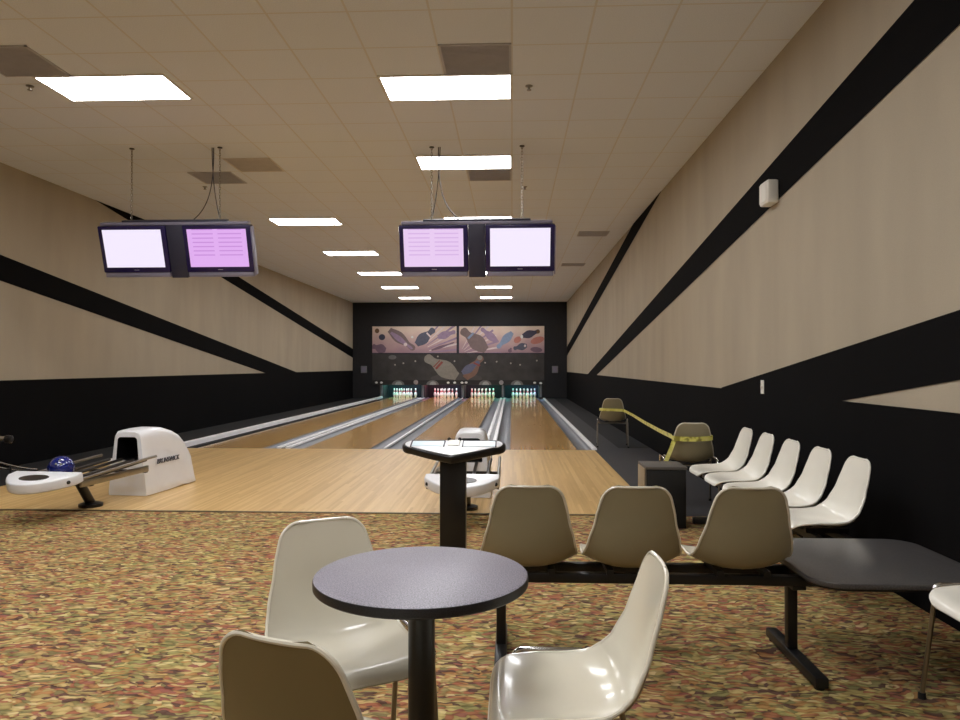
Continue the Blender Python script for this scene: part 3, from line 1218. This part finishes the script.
def make_return(label, loc):
    t = thing('ball_return', label, 'ball return', loc, 0, 'ball returns on the approach')
    secs = []
    for (y, h, wb, wt) in ((0.0, 0.65, 0.212, 0.135), (0.02, 0.668, 0.216, 0.142), (0.15, 0.676, 0.216, 0.145), (0.35, 0.676, 0.216, 0.145), (0.45, 0.662, 0.216, 0.147),
                           (0.58, 0.625, 0.216, 0.15), (0.70, 0.575, 0.216, 0.155), (0.79, 0.50, 0.216, 0.16), (0.86, 0.41, 0.213, 0.165), (0.90, 0.35, 0.211, 0.168), (0.93, 0.22, 0.209, 0.175), (0.95, 0.10, 0.208, 0.18)):
        secs.append(trap_loop(wb, wt, 0.006, h, 0.07, y))
    inner = trap_loop(0.125, 0.105, 0.36, 0.60, 0.035, -0.004)
    b = MB()
    b.loft([inner] + secs, 0, False, True)
    hood = b.build('hood', M['white_plastic'], t)
    b = MB()
    inner2 = [Vector((p.x, 0.45, p.z)) for p in inner]
    b.loft([inner, inner2], 0, False, True, True)
    b.build('opening', M['black_plastic'], hood, weld=False)
    mt = Matrix.Translation((0.201, 0.40, 0.325)) @ Matrix.Rotation(radians(-5.0), 4, 'Y') @ Matrix.Rotation(pi / 2, 4, 'Z') @ Matrix.Rotation(pi / 2, 4, 'X')
    text_mesh('BRUNSWICK', 0.072, M['letter'], 'lettering', hood, mt, 0.25, 0.004)
    # tray at the player's end
    out = []
    for k in range(25):
        x = -0.315 + 0.63 * k / 24
        out.append((x, 0.02 - 0.25 * (1 - abs(x / 0.315) ** 2.2)))
    out += [(0.315, 0.12), (-0.315, 0.12)]
    tl = Matrix.Translation((0, -1.20, 0.36)) @ Matrix.Rotation(radians(10), 4, 'X')
    b = MB()
    b.prism(out, -0.06, 0.03, 0, 0.015, 3, tl)
    tray = b.build('tray', M['white_plastic'], t)
    b = MB()
    b.prism([(0.13 * cos(2 * pi * k / 28), -0.06 + 0.075 * sin(2 * pi * k / 28)) for k in range(28)], 0.026, 0.034, 0, 0.002, 1, tl)
    b.build('blower_vent', M['rail_black'], tray)
    for sx in (-1, 1):
        b = MB()
        c = tl @ Vector((sx * 0.285, -0.022, -0.016))
        b.sphere(c, 0.017, 0, 12, 8)
        b.build('bolt', M['black_plastic'], tray)
    for x in (-0.30, 0.30):
        b = MB()
        b.tube([(x, -1.10, 0.345), (x, -0.10, 0.405), (x, 0.02, 0.408)], 0.014, 0, 10)
        b.box(x - 0.012, x + 0.012, -1.09, -0.12, 0.275, 0.335, 0, 0.004)
        b.build('outer_rail', M['dull_chrome'], t)
    for x in (-0.20, -0.07, 0.07, 0.20):
        b = MB()
        b.tube([(x, -1.10, 0.298), (x, 0.0, 0.370)], 0.016, 0, 10)
        b.build('ball_rail', M['rail_black'], t)
    for y in (-0.95, -0.15):
        b = MB()
        b.box(-0.31, 0.31, y - 0.02, y + 0.02, 0.265, 0.292, 0, 0.004)
        b.build('crossbar', M['rail_black'], t)
    b = MB()
    b.tube([(0.0, -0.74, 0.295), (0.0, -0.55, 0.03)], 0.042, 0, 16)
    post = b.build('post', M['rail_black'], t)
    b = MB()
    b.lathe([(0, 0.004), (0.105, 0.004), (0.105, 0.03), (0.06, 0.045), (0, 0.045)], 24, 0, (0, -0.55, 0))
    b.build('foot', M['black_plastic'], post)
    b = MB()
    b.box(-0.31, 0.31, -0.78, -0.68, 0.285, 0.305)
    b.build('post_bracket', M['rail_black'], t)
    return t


RET_Y = 7.2
r1 = make_return('white ball return with black rails at left, holding one blue ball', (-3.91, RET_Y - 0.03, 0.004))
r1.rotation_euler = (0, 0, radians(-5.5))
r2 = dup(r1, (-0.42, RET_Y, 0.004), 0, 'empty white ball return behind the black scoring console')
b = MB()
b.sphere((0, 0, 0), 0.108, 0, 32, 20)
for k in range(3):
    a = radians(120 * k)
    b.lathe([(0, 0.1085), (0.011, 0.1085), (0.011, 0.107)], 10, 1, (0.022 * cos(a), 0.022 * sin(a), -0.001))
ball = b.build('bowling_ball', [M['blue_ball'], M['black_plastic']], None, (-3.91 - 0.09, 6.23, 0.420))
ball.rotation_euler = (0.9, 0.5, 0)
tag(ball, 'shiny dark blue bowling ball resting on the left ball return', 'bowling ball')

# ------------------------------------------------------------------ metal ball ramp cut off at the left edge
p_tip = at_z(37, 468, 0.10)
rx, ry = p_tip.x, p_tip.y
ramp_t = thing('ball_ramp', 'chrome ball ramp with curved thin rails and dark knob at the left picture edge', 'ball ramp', (rx, ry, 0))
for dx in (0.0, 0.20):
    b = MB()
    pts = []
    for k in range(21):
        t = k / 20
        y = -1.15 * t
        z = 0.085 + 0.62 * t ** 1.35
        pts.append((-0.62 * t - dx * 0.5, y - dx * 0.55, z))
    b.tube(pts, 0.0085, 0, 8)
    b.build('rail', M['chrome'], ramp_t)
kp = at_y(4, 439, ry - 1.15)
kp = Vector((kp.x - rx, -1.15, kp.z - 0))
b = MB()
b.tube([(-0.72, -1.05, 0.70), (kp.x - 0.12, kp.y, kp.z), (kp.x, kp.y, kp.z), (kp.x + 0.03, kp.y, kp.z)], 0.03, 0, 14)
hb = b.build('handle_bar', M['chrome'], ramp_t)
b = MB()
b.tube([(kp.x + 0.025, kp.y, kp.z), (kp.x + 0.075, kp.y, kp.z - 0.003), (kp.x + 0.085, kp.y, kp.z - 0.003)], [0.042, 0.042, 0.03], 0, 16)
b.build('knob', M['black_plastic'], hb)
for (x, y) in ((-0.62, -1.0), (-0.80, -1.12), (-0.15, -0.25)):
    b = MB()
    t_ = min(1, max(0, -y / 1.15))
    zt = 0.085 + 0.62 * t_ ** 1.35 - 0.01
    b.tube([(x * 0.9 if y < -0.9 else x, y, zt), (x, y, 0.0)], 0.012, 0, 8)
    b.build('leg', M['black_metal'], ramp_t)


# ------------------------------------------------------------------ hanging score screens
def make_display(label, loc, mats, tilt_deg, group):
    t = thing('score_display', label, 'score display', loc, 0, group)
    # local origin at ceiling; body hangs between z -0.93 and -1.50
    zt, zb = -0.945, -1.565
    H = zt - zb
    tm = Matrix.Translation((0, 0, zt)) @ Matrix.Rotation(radians(tilt_deg), 4, 'X')

    def xf(b):
        b.v = [tuple(tm @ Vector(v)) for v in b.v]
        return b
    for sx, ms in ((-1, mats[0]), (1, mats[1])):
        x0, x1 = (-0.93, -0.105) if sx < 0 else (0.105, 0.93)
        b = MB()
        e = 0.055
        b.box(x0, x1, -0.02, 0.09, -H + 0.06, 0, 0, 0.012)
        mon = xf(b).build('monitor', M['monitor_frame'], t)
        b = MB()
        b.box(x0 + e, x1 - e, -0.026, -0.018, -H + 0.125, -e + 0.012, 0)
        xf(b).build('screen', ms, mon)
        b = MB()
        b.box(x0 + 0.01, x1 - 0.01, -0.012, 0.08, -H, -H + 0.06, 0, 0.012)
        xf(b).build('speaker_bar', M['silver'], mon)
        b = MB()
        b.box((x0 + x1) / 2 - 0.03, (x0 + x1) / 2 + 0.03, -0.0225, -0.019, -H + 0.088, -H + 0.096, 0)
        xf(b).build('maker_badge', M['silver'], mon)
        b = MB()
        if sx > 0:
            b.box(x1 - 0.004, x1 + 0.012, -0.012, 0.085, -H + 0.02, -0.02, 0, 0.005)
            xf(b).build('side_trim', M['silver'], mon)
    b = MB()
    b.box(-0.10, 0.10, -0.005, 0.12, -H - 0.01, 0.01, 0, 0.008)
    xf(b).build('centre_box', M['slate'], t)
    b = MB()
    b.box(-0.9, 0.9, 0.0, 0.11, 0.005, 0.04, 0, 0.006)
    xf(b).build('top_rail', M['silver'], t)
    b = MB()
    b.box(-0.64, 0.64, 0.02, 0.10, 0.038, 0.062, 0, 0.004)
    xf(b).build('mount_bar', M['slate'], t)
    for sx in (-1, 1):
        b = MB()
        x = sx * 0.54
        top = Vector((x, 0.05, 0.0))
        ztop = zt + 0.06
        nl = int((-ztop) / 0.034)
        for k in range(nl):
            z = -(k + 0.5) * (-ztop) / nl
            a = (k % 2) * pi / 2
            pts = []
            for q in range(8):
                g_ = 2 * pi * q / 8
                pts.append((x + 0.010 * cos(g_) * cos(a), 0.05 + 0.010 * cos(g_) * sin(a), z + 0.024 * sin(g_)))
            b.tube(pts, 0.0036, 0, 5, closed=True)
        b.build('hanging_chain', M['dull_chrome'], t)
        b = MB()
        b.lathe([(0, 0), (0.03, 0), (0.03, -0.008), (0, -0.012)], 12, 0, (x, 0.05, 0))
        b.build('ceiling_hook', M['black_metal'], t)
    return t


def cable(t, sx, up=0.0):
    zt = -0.86
    for (a, bb, cc) in (((sx * 0.46, 0.06, 0), (sx * 0.47, 0.05, -0.5), (sx * 0.40, 0.05, -0.72)), ((sx * 0.44, 0.06, 0), (sx * 0.45, 0.05, -0.4), (sx * 0.49, 0.05, -0.66))):
        b = MB()
        end = (sx * 0.22, 0.06, zt) if bb[2] < -0.45 else (sx * 0.54, 0.06, zt)
        A, Bp, Cp, E = [Vector(v) for v in (a, bb, cc, end)]
        pts = []
        for k in range(17):
            q = k / 16
            pts.append(A * (1 - q) ** 3 + Bp * 3 * q * (1 - q) ** 2 + Cp * 3 * q * q * (1 - q) + E * q ** 3)
        b.tube(pts, 0.006, 0, 6)
        b.build('cable', M['slate'], t)


d1 = make_display('pair of hanging score screens at left, white screen beside pink score sheet', (-4.04, 8.42, ZC), (M['screen_white'], M['screen_pink']), 17, 'hanging score screens')
cable(d1, 1)
d2 = make_display('pair of hanging score screens at centre, both pale pink, above the console', (-0.42, 8.52, ZC), (M['screen_pale'], M['screen_white']), 17, 'hanging score screens')
cable(d2, -1)

# ------------------------------------------------------------------ black cabinet before the approach
cab = thing('low_cabinet', 'low black cabinet with a beige left edge at the approach corner', 'cabinet', (1.26, 6.12, 0))
b = MB()
b.box(-0.16, 0.16, -0.17, 0.17, 0.0, 0.48, 0, 0.004)
b.build('body', M['black_plastic'], cab)
b = MB()
b.box(-0.168, 0.168, -0.178, 0.178, 0.48, 0.505, 0, 0.004)
b.build('top', M['box_grey'], cab)
b = MB()
b.box(-0.172, -0.16, -0.12, 0.172, 0.0, 0.48, 0, 0.002)
b.build('side_panel', M['wood_edge'], cab)
b = MB()
b.box(-0.15, 0.15, -0.178, -0.17, 0.02, 0.47, 0, 0.003)
dr = b.build('front_panel', M['rubber'], cab)

# ------------------------------------------------------------------ fittings on the right wall
p = at_x(768, 198, XR)
t = thing('wall_speaker', 'small white box mounted on the black diagonal band of right wall', 'wall speaker', (XR, p.y - 0.17, p.z))
b = MB()
b.box(-0.10, 0.0, -0.10, 0.10, -0.10, 0.10, 0, 0.02, 3)
hs = b.build('housing', M['panel_white'], t)
b = MB()
b.box(-0.106, -0.098, -0.08, 0.08, -0.08, 0.08, 0, 0.004)
b.build('grille', M['fixture'], hs)
p = at_x(763.5, 387, XR)
t = thing('light_switch', 'white light switch on the black right wall above the white seats', 'light switch', (XR - 0.006, p.y, p.z))
b = MB()
b.box(-0.008, 0.0, -0.037, 0.037, -0.06, 0.06, 0, 0.003)
pl = b.build('plate', M['panel_white'], t)
b = MB()
b.box(-0.02, -0.007, -0.006, 0.006, -0.012, 0.014, 0, 0.002)
b.build('toggle', M['fixture'], t)

# ------------------------------------------------------------------ lane mural and masking panel
ART = {}


def art(name, col, rough=0.5):
    if name not in ART:
        ART[name] = mat('mural_' + name, col, rough, noise=0.1, nscale=12)
    return ART[name]


def mural_bg():
    m, nt, p = new_mat('mural_sunset')
    tc = nt.nodes.new('ShaderNodeTexCoord')
    sep = nt.nodes.new('ShaderNodeSeparateXYZ')
    nt.links.new(tc.outputs['Generated'], sep.inputs[0])
    n = noise_tex(nt, tc.outputs['Object'], 2.2, 4)
    f = math_node(nt, 'ADD', math_node(nt, 'MULTIPLY', sep.outputs[2], 0.7), math_node(nt, 'MULTIPLY', n.outputs['Fac'], 0.35))
    nt.links.new(ramp(nt, f, [(0.1, srgb(158, 128, 142)), (0.42, srgb(196, 164, 166)), (0.72, srgb(226, 202, 188)), (1.0, srgb(240, 224, 206))]), p.inputs['Base Color'])
    p.inputs['Roughness'].default_value = 0.4
    return m


PINOUT = [(0.0, 0.40), (0.06, 0.45), (0.15, 0.61), (0.25, 0.75), (0.35, 0.82), (0.45, 0.78), (0.58, 0.60), (0.70, 0.40), (0.76, 0.36), (0.84, 0.42), (0.92, 0.44), (0.97, 0.30), (1.0, 0.0)]


def pin_poly(base, head, width):
    base, head = Vector(base), Vector(head)
    ax = head - base
    L = ax.length
    ax.normalize()
    nx = Vector((-ax.y, ax.x))
    half = width / 2 / 0.82
    r = [base + ax * (t * L) + nx * (w * half) for t, w in PINOUT]
    l = [base + ax * (t * L) - nx * (w * half) for t, w in PINOUT[:-1]]
    return l + r[::-1]


CA = lambda x, y: (365 + x / 9.6, 320 + y / 9.6)
CB = lambda x, y: (455 + x / 9.6, 320 + y / 9.6)


def wallpt(px, Y):
    p = at_y(px[0], px[1], Y)
    return (p.x, p.z)


def panel(name, c0, c1, shapes, bg, Y=YF):
    """flat printed board: background slab, printed shapes as thin faces on it, clipped to the board"""
    x0, z1 = wallpt(c0, Y)
    x1, z0 = wallpt(c1, Y)
    mats = [bg]
    b = MB()
    yb = Y - 0.034
    b.box(x0, x1, yb, Y - 0.004, z0, z1, 0)
    lay = 0
    for poly, m in shapes:
        if m not in mats:
            mats.append(m)
        pp = [wallpt(q, Y) for q in poly]

        def clip(pl, ax, val, sgn):
            out = []
            for i in range(len(pl)):
                a, c = pl[i], pl[(i + 1) % len(pl)]
                ia, ic = sgn * (a[ax] - val) >= 0, sgn * (c[ax] - val) >= 0
                if ia:
                    out.append(a)
                if ia != ic:
                    t = (val - a[ax]) / (c[ax] - a[ax])
                    out.append((a[0] + t * (c[0] - a[0]), a[1] + t * (c[1] - a[1])))
            return out
        for ax, val, sg in ((0, x0, 1), (0, x1, -1), (1, z0, 1), (1, z1, -1)):
            pp = clip(pp, ax, val, sg) if len(pp) > 2 else pp
        if len(pp) < 3:
            continue
        lay += 1
        b.add([(q[0], yb - 0.0007 * lay, q[1]) for q in pp], [tuple(range(len(pp)))], mats.index(m))
    return b.build(name, mats, weld=False)


def ell(c, rx, ry, rot=0, n=18, a0=0, a1=2 * pi):
    out = []
    for k in range(n):
        a = a0 + (a1 - a0) * k / (n - 1 if a1 - a0 < 6.2 else n)
        x, y = rx * cos(a), ry * sin(a)
        out.append((c[0] + x * cos(rot) - y * sin(rot), c[1] + x * sin(rot) + y * cos(rot)))
    return out


def P(cv, base, head, w):
    return pin_poly(cv(*base), cv(*head), w / 9.6)


slate = art('slate', srgb(88, 90, 108))
navy = art('navy', srgb(66, 64, 84))
brown = art('brown', srgb(128, 110, 110))
plum = art('plum', srgb(122, 98, 116))
lilac = art('lilac', srgb(160, 136, 164))
pale = art('pale', srgb(226, 212, 212))
blue = art('blue', srgb(140, 158, 188))
rose = art('rose', srgb(196, 128, 116))
ochre = art('ochre', srgb(112, 84, 60))
cream = art('cream', srgb(140, 136, 128))
coll = art('collar', srgb(140, 72, 66))
grey = art('grey', srgb(112, 112, 112))
dkg = art('dark', srgb(34, 33, 34))
white = art('white', srgb(232, 232, 230))
orange = art('orange', srgb(128, 98, 86))

fan = []
for k in range(13):
    a = radians(-58 + k * 7.2)
    a2 = a + radians(2.4)
    o_ = (470, 330)
    fan.append(([CA(o_[0] + 150 * cos(a), o_[1] + 150 * sin(a)), CA(o_[0] + 480 * cos(a), o_[1] + 480 * sin(a)), CA(o_[0] + 480 * cos(a2), o_[1] + 480 * sin(a2)), CA(o_[0] + 150 * cos(a2), o_[1] + 150 * sin(a2))], lilac if k % 2 else pale))
mur1 = panel('mural_panel', CA(72, 58), CA(880, 318), fan + [
    (P(CA, (200, 290), (70, 250), 90), plum),
    (P(CA, (235, 95), (480, 285), 105), brown), (P(CA, (250, 120), (460, 280), 50), lilac),
    (P(CA, (495, 235), (668, 85), 110), slate), ([CA(598, 118), CA(640, 160), CA(626, 170), CA(588, 128)], pale),
    (P(CA, (700, 165), (870, 112), 75), lilac),
    (P(CA, (640, 290), (860, 215), 26), plum),
    (ell(CA(165, 165), 3.2, 3.0), navy), (ell(CA(118, 105), 2.2, 2.4), ochre), (ell(CA(390, 235), 1.8, 1.8), pale), (ell(CA(455, 165), 1.2, 1.2), white)], mural_bg())
tag(mur1, 'left printed mural board of tumbling pins on a sunset ground above the lanes', 'mural', 'mural boards above the lanes')
fan = []
for k in range(11):
    a = radians(-62 + k * 8.4)
    a2 = a + radians(2.8)
    o_ = (40, 330)
    fan.append(([CB(o_[0] + 60 * cos(a), o_[1] + 60 * sin(a)), CB(o_[0] + 400 * cos(a), o_[1] + 400 * sin(a)), CB(o_[0] + 400 * cos(a2), o_[1] + 400 * sin(a2)), CB(o_[0] + 60 * cos(a2), o_[1] + 60 * sin(a2))], lilac if k % 2 else pale))
mur2 = panel('mural_panel', CB(40, 58), CB(857, 318), fan + [
    (P(CB, (300, 290), (60, 90), 150), brown), ([CB(118, 172), CB(172, 118), CB(188, 128), CB(134, 186)], blue),
    (P(CB, (400, 205), (250, 80), 75), lilac),
    (P(CB, (550, 120), (405, 270), 80), blue),
    (ell(CB(790, 195), 7, 3.4, -0.3), rose), (ell(CB(600, 190), 4, 3, -0.6), rose),
    (P(CB, (648, 155), (815, 105), 75), navy), (P(CB, (690, 245), (560, 275), 70), slate),
    (ell(CB(798, 112), 1.8, 2.0), ochre), (ell(CB(640, 160), 1.4, 1.9), white), (ell(CB(672, 248), 1.1, 1.3), pale), (P(CB, (520, 310), (540, 268), 40), plum),
    (ell(CB(780, 285), 6, 2.6, 0.1), plum)], ART and bpy.data.materials['mural_sunset'])
tag(mur2, 'right printed mural board of tumbling pins on a sunset ground above the lanes', 'mural', 'mural boards above the lanes')

mask_bg = mat('mask_charcoal', srgb(58, 56, 56), 0.5, noise=0.3, nscale=2.5)
shapes = [(ell(CA(880, 560), 26, 5), grey and art('haze', srgb(76, 74, 74))),
          (P(CA, (885, 545), (575, 350), 165), cream), ([CA(672, 462), CA(735, 395), CA(752, 408), CA(690, 475)], coll), ([CA(655, 448), CA(715, 385), CA(724, 391), CA(664, 455)], coll),
          (P(CB, (100, 560), (262, 345), 120), orange), (P(CB, (70, 510), (235, 400), 80), art('dusk_blue', srgb(98, 102, 128))), ([CB(185, 405), CB(245, 432), CB(236, 446), CB(176, 418)], coll), (ell(CB(238, 362), 2.6, 2.4), cream),
          (ell(CA(265, 358), 4, 2.2), grey)]
for c in (CA(485, 395), CA(370, 415), CA(700, 350), CA(860, 395), CA(290, 430), CB(290, 410), CB(400, 400), CB(535, 415), CB(785, 390), CB(625, 430)):
    shapes.append((ell(c, 0.85, 0.85, 0, 8), art('star', srgb(170, 168, 158))))
shapes.append(([CA(72, 578), CA(1720, 578), CA(1720, 625), CA(72, 625)], dkg))
for c in (CA(320, 622), CA(650, 622), CB(290, 622), CB(595, 622)):
    shapes.append((ell(c, 6.2, 4.6, 0, 18, pi, 2 * pi), grey))
    shapes.append((ell((c[0] + 0.5, c[1]), 3.4, 3.4, 0, 14, pi, 2 * pi), art('dome', srgb(160, 164, 164))))
for c in (CA(490, 597), CB(445, 600)):
    shapes.append((ell(c, 2.3, 2.3), art('disc', srgb(156, 148, 150))))
for c in (CA(112, 600), CA(160, 600), CA(800, 601), CA(862, 601), CA(932, 601), CB(108, 600), CB(765, 602), CB(822, 606)):
    shapes.append((ell(c, 1.5, 1.1, 0, 10), white))
mk = panel('masking_board', CA(72, 322), CB(857, 626), shapes, mask_bg)
tag(mk, 'charcoal masking board with two big pins and small stars, below the mural', 'masking board')
# frames round the mural
for nm, (ca, cb) in (('trim_2', (CA(66, 52), CB(862, 58))), ('trim_3', (CA(66, 317), CB(862, 324))), ('trim_4', (CA(880, 55), CB(40, 320)))):
    x0, z1 = wallpt(ca, YF)
    x1, z0 = wallpt(cb, YF)
    b = MB()
    b.box(x0, x1, YF - 0.055, YF - 0.002, z0, z1)
    struct(b.build(nm, M['slate'] if nm != 'trim_2' else M['dark_wall']))
# steel edge under the mask
b = MB()
b.box(OP0, OP1, YF - 0.04, YF + 0.02, OPZ - 0.035, OPZ - 0.005)
struct(b.build('trim_5', mat('pale_steel', srgb(120, 140, 150), 0.4, 0.3, noise=0.05)))

# pit dividers
for i, x in enumerate((OP0 + 0.06, -3.68, -2.025, -0.37, OP1 - 0.06)):
    b = MB()
    b.box(x - 0.07, x + 0.07, YF + 0.12, END_Y - 0.02, 0.0, OPZ + 0.3, 1)
    b.box(x - 0.045, x + 0.045, YF + 0.04, YF + 0.12, 0.031, OPZ - 0.02, 0, 0.01)
    struct(b.build('pit_divider', [M['panel_grey'], M['dark_wall']]))
b = MB()
b.box(OP0, OP1, 30.9, 31.0, -0.1, 0.9)
struct(b.build('pit_curtain', mat('pit_cushion', srgb(18, 22, 30), 0.9, noise=0.2)))

# ------------------------------------------------------------------ pins
pin_prof = [(0.0, 0.0), (0.0258, 0.0), (0.029, 0.006), (0.036, 0.03), (0.0457, 0.065), (0.0545, 0.095), (0.0605, 0.114), (0.0590, 0.14), (0.0524, 0.17), (0.0425, 0.20),
            (0.0330, 0.225), (0.0255, 0.25), (0.0233, 0.262), (0.0228, 0.275), (0.0240, 0.292), (0.0285, 0.318), (0.0323, 0.343), (0.0300, 0.363), (0.0220, 0.376), (0.010, 0.3805), (0.0, 0.381)]
pin_mis = [0] * (len(pin_prof) - 1)
for i in range(len(pin_mis)):
    zm = (pin_prof[i][1] + pin_prof[i + 1][1]) / 2
    if 0.227 < zm < 0.262 or 0.276 < zm < 0.295:
        pin_mis[i] = 1
b = MB()
b.lathe(pin_prof, 20, 0, (0, 0, 0), pin_mis)
pin0 = b.build('bowling_pin', [M['pin'], M['red']])
names = [['head pin at the front'], ['left pin of the second row', 'right pin of the second row'], ['left pin of the third row', 'middle pin of the third row', 'right pin of the third row'],
         ['far left of the back row', 'inner left of the back row', 'inner right of the back row', 'far right of the back row']]
lanes_named = ['leftmost lane', 'second lane from the left', 'third lane from the left', 'rightmost lane']
first = True
for li, cx in enumerate(LANES):
    for r in range(4):
        for k in range(r + 1):
            loc = (cx + (k - r / 2) * 0.3048, PIN_Y + r * 0.264, 0.002)
            if first:
                o = pin0
                first = False
            else:
                o = pin0.copy()
                C.objects.link(o)
            o.location = loc
            tag(o, 'white pin, %s, %s' % (names[r][k], lanes_named[li]), 'bowling pin', 'pins racked on the %s' % lanes_named[li])


# ------------------------------------------------------------------ pit lights
def lamp(name, kind, loc, energy, col, size=0.3, rot=(0, 0, 0), size_y=None):
    l = bpy.data.lights.new(name, kind)
    l.energy = energy
    l.color = col
    if kind == 'AREA':
        l.size = size
        if size_y:
            l.shape = 'RECTANGLE'
            l.size_y = size_y
    else:
        l.shadow_soft_size = size
    o = bpy.data.objects.new(name, l)
    C.objects.link(o)
    o.location = loc
    o.rotation_euler = rot
    return o


pit_cols = [((0.1, 1.0, 0.75), (0.75, 0.8, 1.0)), ((1.0, 0.1, 0.15), (0.7, 0.85, 1.0)), ((1.0, 0.25, 0.35), (0.1, 1.0, 0.6)), ((0.1, 1.0, 0.7), (0.4, 0.5, 1.0))]
for cx, (ca, cb) in zip(LANES, pit_cols):
    lamp('pit_lamp', 'AREA', (cx, YF + 0.15, 0.70), 5.5, (0.85, 0.93, 1.0), 0.9, (radians(50), 0, 0), 0.06)
    lamp('pit_glow', 'POINT', (cx - 0.46, 30.15, 0.84), 22.0, ca, 0.03)
    lamp('pit_glow', 'POINT', (cx + 0.46, 30.15, 0.84), 22.0, cb, 0.03)

# ------------------------------------------------------------------ world and look
w = bpy.data.worlds.new('World')
scene.world = w
w.use_nodes = True
w.node_tree.nodes['Background'].inputs[0].default_value = (0.5, 0.45, 0.4, 1)
w.node_tree.nodes['Background'].inputs[1].default_value = 0.05
scene.view_settings.view_transform = 'Standard'
scene.view_settings.look = 'None'
scene.view_settings.exposure = 0.12
scene.cycles.use_denoising = True
scene.cycles.max_bounces = 8
scene.cycles.diffuse_bounces = 5
scene.cycles.sample_clamp_indirect = 6
